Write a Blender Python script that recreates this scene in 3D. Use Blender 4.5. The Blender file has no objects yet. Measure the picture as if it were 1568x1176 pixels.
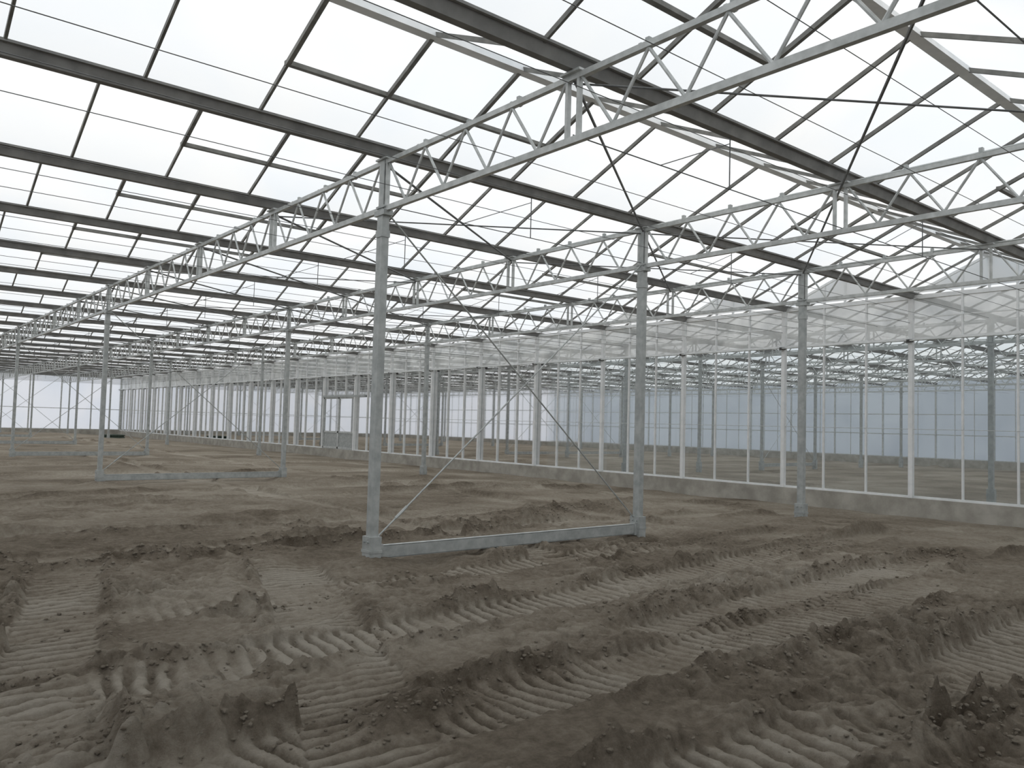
import bpy, math, random
import numpy as np
from mathutils import Vector, Matrix
random.seed(4)
sc = bpy.context.scene
sc.view_settings.view_transform = 'Standard'
sc.view_settings.look = 'None'
sc.view_settings.exposure = 0.0

# ---------------------------------------------------------------- layout
X0, BX = 4.7, 4.5            # truss lines
Y0, RP = 8.08, 3.14           # gutters
XL = [X0 + BX*j for j in range(-3, 11)]      # -8.8 .. 49.7
XW = X0 + 3*BX               # partition wall
XMIN, XMAX = XL[0], XL[-1]
YG = [Y0 + RP*k for k in range(-7, 22)]
YMIN, YMAX = YG[0], YG[-1]
YC = [Y0 + 4*RP*k for k in range(-1, 6)]
ZB, ZT = 4.05, 4.60          # truss chords
ZG = 4.78                    # glass at gutter
RISE = 0.68
ZR = ZG + RISE

# ---------------------------------------------------------------- materials
def newmat(name):
    m = bpy.data.materials.new(name); m.use_nodes = True
    nt = m.node_tree; nt.nodes.clear()
    out = nt.nodes.new('ShaderNodeOutputMaterial')
    return m, nt, out
def N(nt, t, **kw):
    n = nt.nodes.new(t)
    for k, v in kw.items(): setattr(n, k, v)
    return n
def noise(nt, scale, detail=4, rough=0.55, dist=0.0, vec=None):
    n = N(nt, 'ShaderNodeTexNoise')
    n.inputs['Scale'].default_value = scale; n.inputs['Detail'].default_value = detail
    n.inputs['Roughness'].default_value = rough; n.inputs['Distortion'].default_value = dist
    if vec is None:
        g = N(nt, 'ShaderNodeNewGeometry'); vec = g.outputs['Position']
    nt.links.new(vec, n.inputs['Vector'])
    return n.outputs['Fac']
def ramp(nt, fac, stops):
    r = N(nt, 'ShaderNodeValToRGB')
    e = r.color_ramp.elements
    while len(e) < len(stops): e.new(0.5)
    for i, (p, c) in enumerate(stops):
        e[i].position = p; e[i].color = (c[0], c[1], c[2], 1)
    nt.links.new(fac, r.inputs['Fac'])
    return r.outputs['Color']
def pbr(name, c1, c2, scale=8, metal=0.0, rough=0.5, bump=0.0):
    m, nt, out = newmat(name)
    b = N(nt, 'ShaderNodeBsdfPrincipled')
    f = noise(nt, scale)
    nt.links.new(ramp(nt, f, [(0.35, c1), (0.65, c2)]), b.inputs['Base Color'])
    b.inputs['Metallic'].default_value = metal
    b.inputs['Roughness'].default_value = rough
    if bump:
        bp = N(nt, 'ShaderNodeBump'); bp.inputs['Strength'].default_value = bump
        bp.inputs['Distance'].default_value = 0.01
        nt.links.new(noise(nt, scale*4), bp.inputs['Height'])
        nt.links.new(bp.outputs['Normal'], b.inputs['Normal'])
    nt.links.new(b.outputs[0], out.inputs['Surface'])
    return m
galv = pbr('galvanised_steel', (0.33,0.35,0.345), (0.45,0.47,0.46), 9, 0.25, 0.42)
galv_t = pbr('galvanised_truss_steel', (0.44,0.46,0.45), (0.60,0.62,0.61), 9, 0.2, 0.42)
alu = pbr('white_aluminium', (0.72,0.74,0.74), (0.82,0.83,0.83), 5, 0.0, 0.45)
bar_m = pbr('weathered_glazing_aluminium', (0.14,0.14,0.13), (0.24,0.24,0.22), 6, 0.1, 0.6)
gut_m = pbr('gutter_steel', (0.19,0.19,0.185), (0.27,0.27,0.26), 4, 0.1, 0.7)
cable_m = pbr('brace_rod_steel', (0.10,0.105,0.105), (0.16,0.165,0.165), 10, 0.2, 0.5)
conc = pbr('curb_concrete', (0.29,0.275,0.24), (0.43,0.41,0.365), 2.5, 0, 0.9, 0.3)
dark_m = pbr('dark_bracket', (0.03,0.03,0.03), (0.06,0.06,0.06), 6, 0, 0.6)
green_m = pbr('green_rubber', (0.03,0.05,0.035), (0.06,0.085,0.06), 6, 0, 0.6)

def glass_trans(name, c1, c2, scale, clear=0.0, gloss=0.04):
    m, nt, out = newmat(name)
    f = noise(nt, scale, 3, 0.5, 0.6)
    col = ramp(nt, f, [(0.3, c1), (0.62, c2)])
    tr = N(nt, 'ShaderNodeBsdfTranslucent'); nt.links.new(col, tr.inputs['Color'])
    last = tr.outputs[0]
    if clear:
        tp = N(nt, 'ShaderNodeBsdfTransparent')
        mx = N(nt, 'ShaderNodeMixShader'); mx.inputs[0].default_value = clear
        nt.links.new(last, mx.inputs[1]); nt.links.new(tp.outputs[0], mx.inputs[2]); last = mx.outputs[0]
    gl = N(nt, 'ShaderNodeBsdfGlossy'); gl.inputs['Roughness'].default_value = 0.25
    mx = N(nt, 'ShaderNodeMixShader'); mx.inputs[0].default_value = gloss
    nt.links.new(last, mx.inputs[1]); nt.links.new(gl.outputs[0], mx.inputs[2])
    nt.links.new(mx.outputs[0], out.inputs['Surface'])
    return m
roof_m = glass_trans('diffuse_roof_glass', (0.80,0.835,0.86), (0.87,0.875,0.865), 0.45)
far_m = glass_trans('milky_end_wall_glass', (0.72,0.76,0.84), (0.78,0.80,0.86), 0.3)
side_m = glass_trans('blue_side_wall_screen', (0.35,0.385,0.44), (0.43,0.465,0.515), 0.25)
band_m = glass_trans('hazy_band_film', (0.45,0.47,0.47), (0.80,0.82,0.81), 1.3, 0.20, 0.05)
m, nt, out = newmat('clear_wall_glass')
tp = N(nt,'ShaderNodeBsdfTransparent'); tp.inputs[0].default_value=(0.78,0.82,0.83,1)
df = N(nt,'ShaderNodeBsdfTranslucent'); df.inputs[0].default_value=(0.7,0.74,0.76,1)
gl = N(nt,'ShaderNodeBsdfGlossy'); gl.inputs['Roughness'].default_value=0.02
lw = N(nt,'ShaderNodeFresnel'); lw.inputs[0].default_value=1.35
mx1 = N(nt,'ShaderNodeMixShader'); mx1.inputs[0].default_value=0.12
mx2 = N(nt,'ShaderNodeMixShader')
nt.links.new(tp.outputs[0],mx1.inputs[1]); nt.links.new(df.outputs[0],mx1.inputs[2])
nt.links.new(lw.outputs[0],mx2.inputs[0]); nt.links.new(mx1.outputs[0],mx2.inputs[1]); nt.links.new(gl.outputs[0],mx2.inputs[2])
nt.links.new(mx2.outputs[0],out.inputs['Surface'])
glass_m = m

# soil
m, nt, out = newmat('dry_silty_soil')
b = N(nt,'ShaderNodeBsdfPrincipled'); b.inputs['Roughness'].default_value=1.0
b.inputs['Specular IOR Level'].default_value=0.05
at = N(nt,'ShaderNodeAttribute'); at.attribute_name='dry'
n1 = noise(nt, 0.9, 8, 0.65, 0.3); n2 = noise(nt, 14, 8, 0.75)
ma = N(nt,'ShaderNodeMath',operation='MULTIPLY_ADD'); nt.links.new(n1,ma.inputs[0]); ma.inputs[1].default_value=0.6
mb = N(nt,'ShaderNodeMath',operation='MULTIPLY'); nt.links.new(n2,mb.inputs[0]); mb.inputs[1].default_value=0.7
nt.links.new(mb.outputs[0],ma.inputs[2])
mc = N(nt,'ShaderNodeMath',operation='ADD'); nt.links.new(ma.outputs[0],mc.inputs[0])
nt.links.new(at.outputs['Fac'],mc.inputs[1])
md = N(nt,'ShaderNodeMath',operation='SUBTRACT'); nt.links.new(mc.outputs[0],md.inputs[0]); md.inputs[1].default_value=0.65
col = ramp(nt, md.outputs[0], [(0.20,(0.150,0.122,0.091)),(0.42,(0.280,0.238,0.186)),(0.60,(0.405,0.355,0.287)),(0.85,(0.56,0.51,0.43))])
nt.links.new(col,b.inputs['Base Color'])
bp = N(nt,'ShaderNodeBump'); bp.inputs['Strength'].default_value=1.0; bp.inputs['Distance'].default_value=0.06
n3 = noise(nt, 20, 10, 0.8)
nt.links.new(n3,bp.inputs['Height']); nt.links.new(bp.outputs[0],b.inputs['Normal'])
nt.links.new(b.outputs[0],out.inputs['Surface'])
soil_m = m

# ---------------------------------------------------------------- mesh builder
class MB:
    def __init__(s): s.v=[]; s.f=[]; s.mi=[]
    def _add(s, vs, fs, mi):
        o=len(s.v); s.v+= [tuple(p) for p in vs]
        s.f += [tuple(i+o for i in f) for f in fs]; s.mi += [mi]*len(fs)
    def aabb(s, lo, hi, mi=0):
        x0,y0,z0=lo; x1,y1,z1=hi
        vs=[(x0,y0,z0),(x1,y0,z0),(x1,y1,z0),(x0,y1,z0),(x0,y0,z1),(x1,y0,z1),(x1,y1,z1),(x0,y1,z1)]
        s._add(vs,[(3,2,1,0),(4,5,6,7),(0,1,5,4),(1,2,6,5),(2,3,7,6),(3,0,4,7)],mi)
    def bar(s,p,q,w,h,mi=0,up=(0,0,1)):
        p=Vector(p);q=Vector(q);d=(q-p).normalized();u=Vector(up)
        if abs(d.dot(u))>0.98: u=Vector((1,0,0))
        a=d.cross(u).normalized()*w/2; c=a.cross(d).normalized()*h/2
        vs=[p-a-c,p+a-c,p+a+c,p-a+c,q-a-c,q+a-c,q+a+c,q-a+c]
        s._add(vs,[(3,2,1,0),(4,5,6,7),(0,1,5,4),(1,2,6,5),(2,3,7,6),(3,0,4,7)],mi)
    def cyl(s,p,q,r,n=6,mi=0):
        p=Vector(p);q=Vector(q);d=(q-p).normalized();u=Vector((0,0,1))
        if abs(d.dot(u))>0.98: u=Vector((1,0,0))
        a=d.cross(u).normalized(); c=a.cross(d).normalized()
        vs=[]
        for e in (p,q):
            for i in range(n):
                t=2*math.pi*i/n; vs.append(e+a*r*math.cos(t)+c*r*math.sin(t))
        fs=[(i,(i+1)%n,n+(i+1)%n,n+i) for i in range(n)]
        fs+=[tuple(range(n))[::-1],tuple(range(n,2*n))]
        s._add(vs,fs,mi)
    def quad(s,a,b,c,d,mi=0): s._add([a,b,c,d],[(0,1,2,3)],mi)
    def tri(s,a,b,c,mi=0): s._add([a,b,c],[(0,1,2)],mi)
    def prism_x(s,prof,x0,x1,mi=0):
        n=len(prof); vs=[(x0,y,z) for y,z in prof]+[(x1,y,z) for y,z in prof]
        fs=[(i,(i+1)%n,n+(i+1)%n,n+i) for i in range(n)]+[tuple(range(n))[::-1],tuple(range(n,2*n))]
        s._add(vs,fs,mi)
    def mesh(s,name,mats):
        me=bpy.data.meshes.new(name); me.from_pydata(s.v,[],s.f)
        for m in mats: me.materials.append(m)
        me.polygons.foreach_set('material_index',s.mi); me.update()
        return me
def obj(name,me,parent=None,loc=(0,0,0)):
    o=bpy.data.objects.new(name,me); sc.collection.objects.link(o); o.location=loc
    if parent: o.parent=parent
    return o
def empty(name,loc=(0,0,0)):
    o=bpy.data.objects.new(name,None); sc.collection.objects.link(o); o.location=loc; return o

# ---------------------------------------------------------------- roof
roof=empty('ceiling')
mb=MB()
for g in YG[:-1]:
    mb.quad((XMIN,g,ZG),(XMAX,g,ZG),(XMAX,g+RP/2,ZR),(XMIN,g+RP/2,ZR))
    mb.quad((XMIN,g+RP/2,ZR),(XMAX,g+RP/2,ZR),(XMAX,g+RP,ZG),(XMIN,g+RP,ZG))
obj('roof_glass_panes',mb.mesh('roof_glass_panes',[roof_m]),roof)
mb=MB()
bx=[]; x=X0-0.42
while x>XMIN: x-=1.125
x+=1.125
while x<XMAX: bx.append(x); x+=1.125
for g in YG[:-1]:
    for x in bx:
        mb.bar((x,g+.06,ZG-.02),(x,g+RP/2,ZR-.045),.026,.045)
        mb.bar((x,g+RP/2,ZR-.045),(x,g+RP-.06,ZG-.02),.026,.045)
    mb.prism_x([(g+RP/2-.06,ZR-.09),(g+RP/2+.06,ZR-.09),(g+RP/2+.04,ZR-.0),(g+RP/2-.04,ZR-.0)],XMIN,XMAX,1)
    v=3.155
    while v-9.0>XMIN: v-=9.0
    while v<XMAX-4:
        ym=g+RP/2+RP*.27; zm=ZR-RISE*.54
        mb.bar((v-.02,ym,zm-.035),(v+3.395,ym,zm-.035),.06,.045)
        for i in range(4):
            xx=v+1.125*i
            mb.bar((xx,g+RP/2+.03,ZR-.07),(xx,ym,zm-.05),.045,.045)
        v+=9.0
obj('roof_glazing_bars',mb.mesh('roof_glazing_bars',[bar_m,alu,galv]),roof)
mb=MB()
for g in YG:
    mb.prism_x([(g-.04,ZG-.13),(g+.04,ZG-.13),(g+.085,ZG-.01),(g+.07,ZG+.0),(g+.03,ZG-.115),(g-.03,ZG-.115),(g-.07,ZG+.0),(g-.085,ZG-.01)],XMIN,XMAX,0)
    mb.bar((XMIN,g-.105,ZG-.02),(XMAX,g-.105,ZG-.02),.03,.025,0)
    mb.bar((XMIN,g+.105,ZG-.02),(XMAX,g+.105,ZG-.02),.03,.025,0)
obj('roof_gutters',mb.mesh('roof_gutters',[gut_m]),roof)

# ---------------------------------------------------------------- trusses
mb=MB()
Ya,Yb=YMIN+.14,YMAX-.14
mb.bar((0,Ya,ZT),(0,Yb,ZT),.05,.05)
mb.bar((0,Ya,ZB),(0,Yb,ZB),.05,.06)
nz=4
for g in YG[1:-1]:
    for s in (-.07,.07):
        mb.bar((0,g+s,ZB),(0,g+s,ZG-.14),.045,.03,0,(0,1,0))
    mb.aabb((-.06,g-.12,ZG-.155),(.06,g+.12,ZG-.135))
for g in YG[:-1]:
    st=(RP-.2)/nz; y=g+.1
    for i in range(nz):
        mb.cyl((0,max(y,Ya),ZT-.02),(0,y+st/2,ZB+.02),.015,6)
        mb.cyl((0,y+st/2,ZB+.02),(0,min(y+st,Yb),ZT-.02),.015,6)
        y+=st
mb.cyl((.11,Ya,ZT+.07),(.11,Yb,ZT+.07),.017,6)
y=YMIN+.5
while y<Yb:
    mb.bar((.0,y,ZT+.04),(.13,y,ZT+.04),.03,.015)
    mb.aabb((.085,y-.02,ZT+.04),(.135,y+.02,ZT+.125),1)
    y+=.8
tme=mb.mesh('lattice_truss',[galv_t,galv])
for x in XL:
    if abs(x-XW)<.1 or x in (XMIN,XMAX): continue
    obj('lattice_truss',tme,None,(x,0,0))

# ---------------------------------------------------------------- columns
mb=MB()
mb.aabb((-.045,-.06,-.3),(.045,.06,4.0))
mb.aabb((-.035,-.045,4.0),(.035,.045,ZG-.16))
mb.aabb((-.06,-.11,3.97),(.06,.11,4.03))
mb.aabb((-.05,-.09,4.06),(.05,.09,4.085))
mb.aabb((-.07,-.095,-.4),(.07,.095,.30),1)
mb.aabb((-.078,-.102,.12),(.078,.102,.15),1)
for z in (.08,.24):
    for y in (-.04,.04): mb.cyl((-.09,y,z),(.09,y,z),.012,6)
mb.aabb((-.055,-.07,3.72),(.055,.07,3.80))
cme=mb.mesh('steel_column',[galv,galv])
for j,x in enumerate(XL):
    if abs(x-XW)<.1 or x in (XMIN,XMAX): continue
    for y in YC: obj('steel_column',cme,None,(x,y,0))

def bracing(xa,xb,y):
    mb=MB()
    mb.cyl((xa+.06,y,.28),(xb-.05,y,ZB),.010,6)
    mb.cyl((xb-.06,y+.03,.28),(xa+.05,y+.03,ZB),.010,6)
    mb.cyl((xa+.3,y,.28+.24*.86),(xa+.45,y,.28+.39*.86),.018,6)
    obj('column_cross_brace',mb.mesh('column_cross_brace',[galv]))
mb=MB()
L=BX
mb.bar((.06,0,.19),(L-.06,0,.19),.07,.008); mb.bar((.06,0,.05),(L-.06,0,.05),.07,.008)
mb.bar((.06,-.031,.12),(L-.06,-.031,.12),.008,.14)
mb.aabb((.05,-.05,.03),(.12,.05,.21)); mb.aabb((L-.12,-.05,.03),(L-.05,.05,.21))
bme=mb.mesh('base_tie_beam',[galv])
for y in YC[1:]:
    for xa in (XL[3],XL[9]):
        obj('base_tie_beam',bme,None,(xa,y,0))
        bracing(xa,xa+BX,y)

mb=MB()
zz=ZG-.2
for xa in (XL[3],XL[4],XL[9]):
    for i,g in enumerate(YG[:-1]):
        k=i-7
        if xa==XL[4] and k%4 not in(0,3): continue
        mb.cyl((xa,g,zz),(xa+BX,g+RP,zz),.015,6)
        if k%2==0 or xa!=XL[3]: mb.cyl((xa,g+RP,zz-.03),(xa+BX,g,zz-.03),.010,6)
for g in YG[:-1]:
    for k in (.8,1.6,2.4):
        mb.cyl((XMIN+.1,g+k,ZB+.05),(XMAX-.1,g+k,ZB+.05),.004,4)
    for xx in (X0+BX*.5,X0+BX*1.5):
        mb.cyl((xx,g,ZG-.13),(xx,g,ZB+.05),.007,5)
        mb.cyl((xx,g,ZG-.2),(xx-1.1,g,ZB+.05),.005,5)
    mb.cyl((X0,g,ZB+.05),(XW-.1,g,ZB+.05),.006,5)
obj('roof_wind_bracing',mb.mesh('roof_wind_bracing',[cable_m]))

# ---------------------------------------------------------------- partition wall
wr=empty('wall_right')
ZC=.24
mb=MB()
mb.aabb((XW-.06,YMIN,-.6),(XW+.12,YMAX,ZC))
obj('curb',mb.mesh('curb',[conc]),wr)
mb=MB()
GX=XW+.05
door_lo=Y0+8*RP
for g in YG[:-1]:
    if abs(g-door_lo)<.01:
        mb.quad((GX,g,2.75),(GX,g+RP,2.75),(GX,g+RP,3.75),(GX,g,3.75),0)
    else:
        mb.quad((GX,g,ZC),(GX,g+RP,ZC),(GX,g+RP,3.75),(GX,g,3.75),0)
    mb.quad((GX,g,3.75),(GX,g+RP,3.75),(GX,g+RP,ZG-.1),(GX,g,ZG-.1),1)
    mb.tri((GX,g,ZG),(GX,g+RP,ZG),(GX,g+RP/2,ZR),2)
obj('glass_panes',mb.mesh('glass_panes',[glass_m,band_m,roof_m]),wr)
mb=MB()
for i,g in enumerate(YG):
    mb.aabb((XW-.08,g-.045,ZC),(XW+.03,g+.045,ZG-.15),0)
    mb.aabb((XW-.16,g-.06,3.67),(XW-.05,g+.06,3.73),1)
    mb.aabb((XW-.20,g-.03,3.69),(XW-.15,g+.03,3.72),1)
    if i<len(YG)-1:
        for k in (1,2):
            y=g+RP*k/3
            zl=2.75 if abs(g-door_lo)<.01 else ZC
            mb.aabb((XW-.0,y-.018,zl),(XW+.06,y+.018,ZG+RISE*.62),0)
        mb.aabb((XW,g+RP/2-.018,ZG-.1),(XW+.06,g+RP/2+.018,ZR-.02),0)
        for k in (-1,1):
            mb.bar((XW+.02,g+RP/2,ZR-.04),(XW+.02,g+RP/2+k*RP/2,ZG-.04),.06,.05,0)
for z,h,w in ((ZC+.02,.05,.09),(3.75,.05,.06),(4.22,.025,.04),(ZG-.10,.09,.08)):
    mb.aabb((XW-.01,YMIN,z-h/2),(XW-.01+w,YMAX,z+h/2),0)
mb.cyl((XW-.17,YMIN,3.70),(XW-.17,YMAX,3.70),.018,6,2)
mb.cyl((XW-.03,YMIN,1.75),(XW-.03,YMAX,1.75),.006,5,2)
obj('white_frame',mb.mesh('white_frame',[alu,dark_m,galv_t]),wr)
mb=MB()
y0,y1=door_lo+.06,door_lo+RP-.06
for a,b2 in ((y0,(y0+y1)/2),((y0+y1)/2,y1)):
    for yy in (a+.03,b2-.03): mb.aabb((XW-.04,yy-.03,ZC+.03),(XW+.02,yy+.03,2.7),0)
    for z in (ZC+.07,1.05,2.67): mb.aabb((XW-.04,a,z-.04),(XW+.02,b2,z+.04),0)
    mb.quad((XW,a,1.05),(XW,b2,1.05),(XW,b2,2.7),(XW,a,2.7),1)
    mb.aabb((XW-.01,a,ZC+.03),(XW+.01,b2,1.05),2)
mb.aabb((XW-.09,y0-1.0,2.70),(XW-.03,y1+.2,2.80),2)
obj('door_1',mb.mesh('door_1',[galv_t,glass_m,galv]),wr)

# ---------------------------------------------------------------- outer walls
def outer(name, axis, c, lo, hi, step, gm, out_s, mull=True):
    e=empty(name); mb=MB()
    def P(t,z,o=0): return (t,c+o*out_s,z) if axis=='y' else (c+o*out_s,t,z)
    n=int(round((hi-lo)/step))
    mb.quad(P(lo,.3),P(hi,.3),P(hi,ZG),P(lo,ZG),0)
    if axis=='x':
        for g in YG[:-1]: mb.tri(P(g,ZG),P(g+RP,ZG),P(g+RP/2,ZR),0)
    obj('glass_panes',mb.mesh('glass_panes',[gm]),e)
    mb=MB()
    for i in range(n+1):
        t=lo+(hi-lo)*i/n
        mb.bar(P(t,.3,-.06),P(t,ZG-.1,-.06),.08,.10,0)
        if i<n and mull:
            for k in (1,2): 
                tt=t+(hi-lo)/n*k/3; mb.bar(P(tt,.3,-.02),P(tt,ZG-.1,-.02),.035,.035,0)
    for z in ((.32,1.7,2.9,ZG-.15) if mull else (.32,2.0,ZG-.15)): mb.bar(P(lo,z,-.03),P(hi,z,-.03),.05,.05,0)
    mb.bar(P(lo,-.15,0),P(hi,-.15,0),.16,.9,1)
    obj('frame_and_curb',mb.mesh('frame_and_curb',[galv_t,conc]),e)
    return e
outer('wall_far','y',YMAX,XMIN,XMAX,BX/2,far_m,1,False)
outer('wall_back','y',YMIN,XMIN,XMAX,BX,far_m,-1)
outer('wall_left','x',XMIN,YMIN,YMAX,RP,far_m,-1)
outer('wall_neighbour_side','x',XMAX,YMIN,YMAX,RP,side_m,1)

# ---------------------------------------------------------------- soil ground
rng=np.random.RandomState(7)
T=rng.rand(256,256)
def vn(x,y,s=0):
    x=x+s*17.31; y=y+s*9.73
    xi=np.floor(x).astype(int); yi=np.floor(y).astype(int)
    fx=x-xi; fy=y-yi; fx=fx*fx*(3-2*fx); fy=fy*fy*(3-2*fy)
    a=T[xi&255,yi&255]; b=T[(xi+1)&255,yi&255]; c=T[xi&255,(yi+1)&255]; d=T[(xi+1)&255,(yi+1)&255]
    return (a*(1-fx)+b*fx)*(1-fy)+(c*(1-fx)+d*fx)*fy-.5
def sst(e0,e1,x):
    t=np.clip((x-e0)/(e1-e0),0,1); return t*t*(3-2*t)
def axis(lo,fa,fb,hi,h,r):
    mid=list(np.arange(fa,fb,h)); up=[mid[-1]]; s=h
    while up[-1]<hi: s*=r; up.append(up[-1]+s)
    up[-1]=hi; dn=[fa]; s=h
    while dn[-1]>lo: s*=1.12; dn.append(dn[-1]-s)
    dn[-1]=lo
    return np.array(dn[1:][::-1]+mid+up[1:])
ax=axis(XMIN,.5,8.0,XMAX,.0135,1.0105)
ay=axis(YMIN,1.4,8.0,YMAX,.0135,1.0105)
sx=np.gradient(ax); sy=np.gradient(ay)
GXm,GYm=np.meshgrid(ax,ay)
SP=np.maximum(*np.meshgrid(sx,sy))
def ok(w): return 1-sst(w*.24,w*.5,SP)
MOUNDS=[(2.55,3.75,.45,.20,.14),(5.4,3.2,.9,.13,.12),(1.2,4.3,.5,.35,.08),(4.9,1.9,.6,.35,.09),(3.5,4.0,.6,.12,.10),
        (7.2,3.1,.5,.2,.09),(1.7,5.6,.5,.13,.11),(6.2,4.75,.9,.12,.10),(4.4,6.9,.8,.2,.06),(2.6,9.6,1.6,.18,.12),
        (8.6,7.3,.9,.25,.08),(10.8,6.2,1.3,.3,.08),(5.5,12.6,2,.25,.10),(10.5,11.5,2,.3,.10),(12,4.8,1.2,.3,.09)]
def height(x,y,okf):
    wx=x+.30*vn(x*.8,y*.8,1)+.10*vn(x*4,y*4,2)+.04*vn(x*13,y*13,21); wy=y+.30*vn(x*.8,y*.8,3)+.10*vn(x*4,y*4,4)+.04*vn(x*13,y*13,22)
    h=.06*vn(wx/3.5,wy/2.2,5)+.05*vn(wx/1.1,wy/.7,6)*okf(.8)
    mo=np.zeros_like(x)
    for (mx,my,rx,ry,mh) in MOUNDS:
        mo=mo+mh*np.exp(-((wx-mx)/rx)**2-((wy-my)/ry)**2)
    rough=np.clip(.65+1.7*vn(x/1.2,y/1.0,8),.25,1.3)+mo*6
    r=.040*(.5-np.abs(vn(wx/.40,wy/.30,9))*3)*okf(.3)
    r+=.034*(.4-np.abs(vn(wx/.19,wy/.16,10))*2.5)*okf(.17)
    r+=.024*sst(.06,.16,vn(wx/.13,wy/.12,29))*okf(.12)
    r+=.020*sst(.08,.16,vn(wx/.07,wy/.07,30))*okf(.06)
    r+=.026*vn(wx/.10,wy/.09,19)*okf(.09)
    r+=.018*vn(x/.045,y/.045,11)*okf(.045)
    dry=.5+.28*vn(x/2.2,y/1.2,12)
    tm=np.zeros_like(x); tb=np.zeros_like(x); lug=np.zeros_like(x)
    for (p,q,w,dep,bl,br,seed) in TR:
        dx,dy=q[0]-p[0],q[1]-p[1]; L=math.hypot(dx,dy); ux,uy=dx/L,dy/L
        s=(x-p[0])*ux+(y-p[1])*uy
        d=-(x-p[0])*uy+(y-p[1])*ux + .22*vn(s/3.5,s*0+seed,13) + .06*vn(x*3,y*3,14)+.04*vn(x*9,y*9,24)+.02*vn(x*25,y*25,33)
        e=sst(-.3,.3,s)*sst(-.3,.3,L-s)*sst(-.44,-.12,vn(s/1.7,d*1.3+seed,27))
        mk=(1-sst(w/2-.03,w/2+.02,np.abs(d)))*e
        var=np.clip(.45+2.0*vn(s/.9,np.sign(d)*3+seed,15),0,1.3)
        bm=(np.exp(-((d-(w/2+.08))/.06)**2)*bl+np.exp(-((d+(w/2+.08))/.06)**2)*br)*e*var
        per=.105+.035*((seed*7)%5)/4
        ph=s/per+(1.0 if seed%2 else -.8)*d/.3*.6+.35*vn(x/.5,y/.5,16)+.22*vn(x/.10,y/.10,31)
        fr=ph%1.0
        tri=sst(.05,.35,fr)*(1-sst(.70,.86,fr))
        wear=np.clip(.85+2.2*vn(x/.5,y/.5,17),0.15,1)
        lug=np.where(mk>.3,(tri-.5)*wear*okf(.11)*mk,lug)
        tm=np.maximum(tm,mk); h=h*(1-.7*mk)-dep*mk
        tb=np.maximum(tb,bm)
    tm=tm*(1-np.clip(mo*9,0,.9)); lug=lug*(1-np.clip(mo*12,0,1))
    h=h+(r*rough)*(1-.78*tm)+.040*lug+tb*(1-tm)*(.10+.10*vn(wx/.14,wy/.14,18)*okf(.14))+ r*1.0*tb*(1-tm)+mo
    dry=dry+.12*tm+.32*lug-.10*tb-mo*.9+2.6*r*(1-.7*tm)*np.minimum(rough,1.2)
    return h,dry,tb+mo*8
TR=[((-2,3.55),(9.5,3.9),.65,.06,1.0,.8,1),
    ((-1,2.1),(11,2.55),.65,.06,.9,.7,2),
    ((1.3,1.0),(3.9,8.6),.72,.055,.6,.8,3),
    ((-3,5.0),(14,6.3),.62,.06,1.0,.6,4),
    ((3.4,1.2),(8,2.0),.5,.03,.6,.6,5),
    ((-3,6.9),(12,7.2),.6,.04,.5,.7,6),
    ((-3,10.4),(16,9.6),.6,.05,.9,.9,7),
    ((-3,12.2),(17,11.6),.6,.05,.8,.5,8),
    ((5,4.2),(16,4.9),.6,.05,.8,.9,9),
    ((-3,15.4),(17,16.4),.6,.05,.9,.9,10),
    ((0,17.6),(17,18.6),.6,.06,.9,.9,11),
    ((0,24),(17,23.6),.8,.07,.9,.9,12),
    ((0,28),(17,29),.8,.07,.9,.9,13),
    ((6.8,7),(7.6,40),.6,.04,.6,.6,14),
    ((11,10),(11.4,60),.7,.05,.6,.6,15),
    ((0.5,3.0),(2.1,10.5),.6,.04,.5,.5,17),
    ((24,0),(25,70),.8,.05,.8,.8,16)]
H,D,W=height(GXm,GYm,ok)
H+=-.16*sst(13,17.5,GXm)
for x in XL:
    for y in YC:
        r2=(GXm-x)**2+(GYm-y)**2
        H+=(.07*np.exp(-r2/.10)-.05*np.exp(-(r2-.5)**2/.12)) if abs(x-XW)>.1 else 0
near=np.exp(-((GXm-9.2)**2/.6+(GYm-7.75)**2/.1)); H-=.10*near; D-=.15*near
ny,nx=GXm.shape
co=np.stack([GXm.ravel(),GYm.ravel(),H.ravel()],1).astype(np.float32)
idx=np.arange(ny*nx).reshape(ny,nx)
fq=np.stack([idx[:-1,:-1],idx[:-1,1:],idx[1:,1:],idx[1:,:-1]],-1).reshape(-1,4).astype(np.int32)
me=bpy.data.meshes.new('floor')
me.vertices.add(len(co)); me.vertices.foreach_set('co',co.ravel())
me.loops.add(fq.size); me.loops.foreach_set('vertex_index',fq.ravel())
me.polygons.add(len(fq)); me.polygons.foreach_set('loop_start',np.arange(0,fq.size,4,dtype=np.int32))
me.polygons.foreach_set('loop_total',np.full(len(fq),4,dtype=np.int32))
me.update(calc_edges=True)
me.polygons.foreach_set('use_smooth',np.ones(len(fq),dtype=bool))
at=me.attributes.new('dry','FLOAT','POINT'); at.data.foreach_set('value',D.ravel().astype(np.float32))
me.materials.append(soil_m)
floor=obj('floor',me)
print('ground verts',len(co))

def gi(x,y):
    i=min(len(ax)-1,int(np.searchsorted(ax,x))); j=min(len(ay)-1,int(np.searchsorted(ay,y)))
    return j,i
def gz(x,y): return float(H[gi(x,y)])
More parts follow.
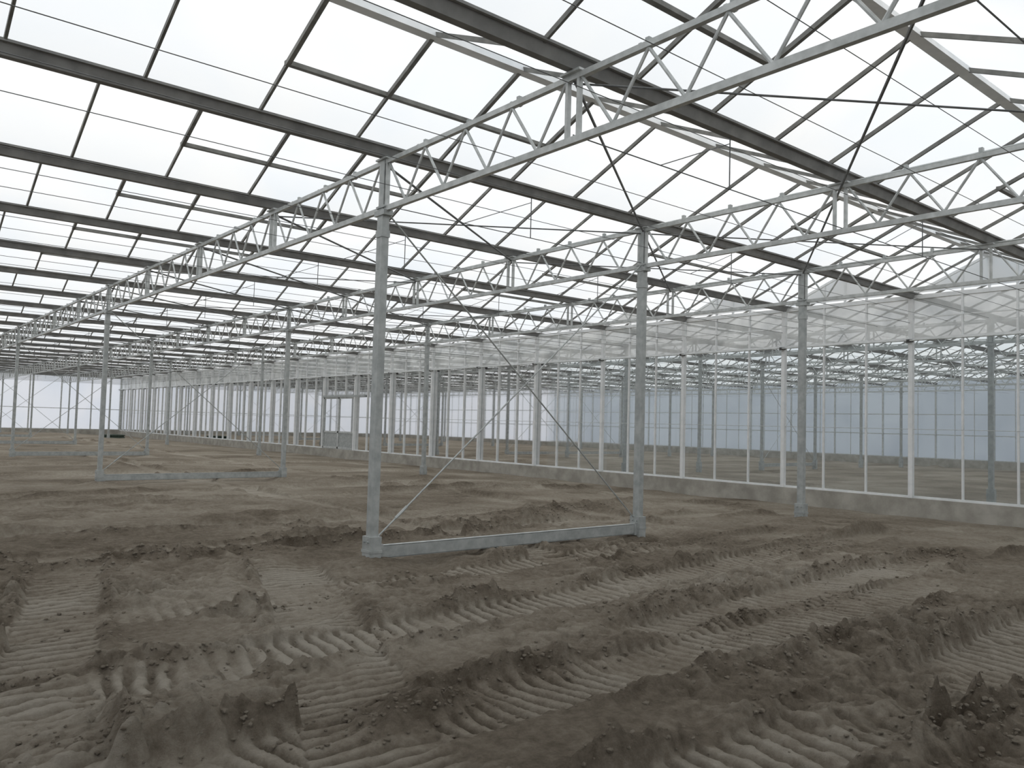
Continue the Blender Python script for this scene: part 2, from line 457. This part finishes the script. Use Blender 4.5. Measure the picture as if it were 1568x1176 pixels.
# crumbs of soil, clustered on the ridges thrown up by the tracks
mb=MB()
ico=[(0,0,1),(.89,0,.45),(.28,.85,.45),(-.72,.53,.45),(-.72,-.53,.45),(.28,-.85,.45),(.72,.53,-.45),(-.28,.85,-.45),(-.89,0,-.45),(-.28,-.85,-.45),(.72,-.53,-.45),(0,0,-1)]
icf=[(0,1,2),(0,2,3),(0,3,4),(0,4,5),(0,5,1),(1,6,2),(2,7,3),(3,8,4),(4,9,5),(5,10,1),(2,6,7),(3,7,8),(4,8,9),(5,9,10),(1,10,6),(6,11,7),(7,11,8),(8,11,9),(9,11,10),(10,11,6)]
cnt=0; tries=0
while cnt<8000 and tries<400000:
    tries+=1
    x=random.uniform(0,12); y=random.uniform(1,12)
    k=gi(x,y)
    if random.random()>float(W[k])*.8+.01: continue
    r=random.choice((.006,.007,.009,.011,.014,.019))*random.uniform(.7,1.2)
    z=float(H[k])+r*.1
    mb._add([(x+r*p[0]*random.uniform(.6,1.4),y+r*p[1]*random.uniform(.6,1.4),z+r*p[2]*random.uniform(.5,.9)) for p in ico],icf,0)
    cnt+=1
cm=mb.mesh('soil_crumbs',[soil_m])
a2=cm.attributes.new('dry','FLOAT','POINT'); a2.data.foreach_set('value',np.full(len(cm.vertices),.55,dtype=np.float32))
obj('soil_crumbs',cm,floor)

# hose coil near the far end
mb=MB()
cx,cy=14.6,61.0; cz=gz(cx,cy)
for k in range(3):
    R=.75-.04*(k%2); n=28
    for i in range(n):
        a0=2*math.pi*i/n; a1=2*math.pi*(i+1)/n
        mb.cyl((cx+R*math.cos(a0),cy+R*math.sin(a0),cz+.04+.075*k),(cx+R*math.cos(a1),cy+R*math.sin(a1),cz+.04+.075*k),.042,6)
obj('green_hose_coil',mb.mesh('green_hose_coil',[green_m]))

# flat-bed trolley standing in the neighbouring compartment, seen through the glass
mb=MB()
tx,ty=20.4,37.6; tz=gz(tx,ty)+.03
mb.aabb((tx-.4,ty-.9,tz+.32),(tx+.4,ty+.9,tz+.38),0)
for sx_ in (-.34,.34):
    for sy_ in (-.7,.7):
        mb.cyl((tx+sx_-.03,ty+sy_,tz+.14),(tx+sx_+.03,ty+sy_,tz+.14),.14,14,1)
        mb.aabb((tx+sx_-.015,ty+sy_-.02,tz+.14),(tx+sx_+.015,ty+sy_+.02,tz+.33),0)
for sx_ in (-.38,.38): mb.cyl((tx+sx_,ty+.88,tz+.36),(tx+sx_,ty+.88,tz+1.15),.018,8,0)
mb.cyl((tx-.38,ty+.88,tz+1.15),(tx+.38,ty+.88,tz+1.15),.018,8,0)
for k in range(3):
    mb.aabb((tx-.3,ty-.8+k*.5,tz+.38),(tx+.3,ty-.36+k*.5,tz+.62+.12*(k%2)),1)
obj('flatbed_trolley',mb.mesh('flatbed_trolley',[galv,dark_m]))

mb=MB()
for q in (((-300,-300),(XMIN-.2,400)),((XMAX+.2,-300),(400,400)),((XMIN-.2,-300),(XMAX+.2,YMIN-.2)),((XMIN-.2,YMAX+.2),(XMAX+.2,400))):
    (a,b2),(c,d)=q
    mb.quad((a,b2,-.1),(c,b2,-.1),(c,d,-.1),(a,d,-.1))
obj('outside_field',mb.mesh('outside_field',[pbr('pale_field',(0.4,0.4,0.36),(0.5,0.5,0.46),.2,0,1)]))

# ---------------------------------------------------------------- world, overcast
w=bpy.data.worlds.new('overcast_sky'); sc.world=w; w.use_nodes=True
bg=w.node_tree.nodes['Background']
bg.inputs[0].default_value=(0.985,0.99,1.0,1); bg.inputs[1].default_value=1.31

# ---------------------------------------------------------------- camera
cam=bpy.data.cameras.new('camera'); co_=bpy.data.objects.new('camera',cam); sc.collection.objects.link(co_)
cam.sensor_width=36; cam.lens=36*1235/1568; cam.clip_end=1000; cam.clip_start=.05
az=math.radians(39.66); phi=math.atan(.051); th=.027
f0=Vector((math.sin(az),math.cos(az),0)); r=Vector((math.cos(az),-math.sin(az),0))
f=f0*math.cos(phi)+Vector((0,0,math.sin(phi))); u=r.cross(f)
rc=r*math.cos(th)+u*math.sin(th); uc=u*math.cos(th)-r*math.sin(th)
M=Matrix((rc,uc,-f)).transposed().to_4x4(); M.translation=Vector((0,0,1.6))
co_.matrix_world=M
sc.camera=co_
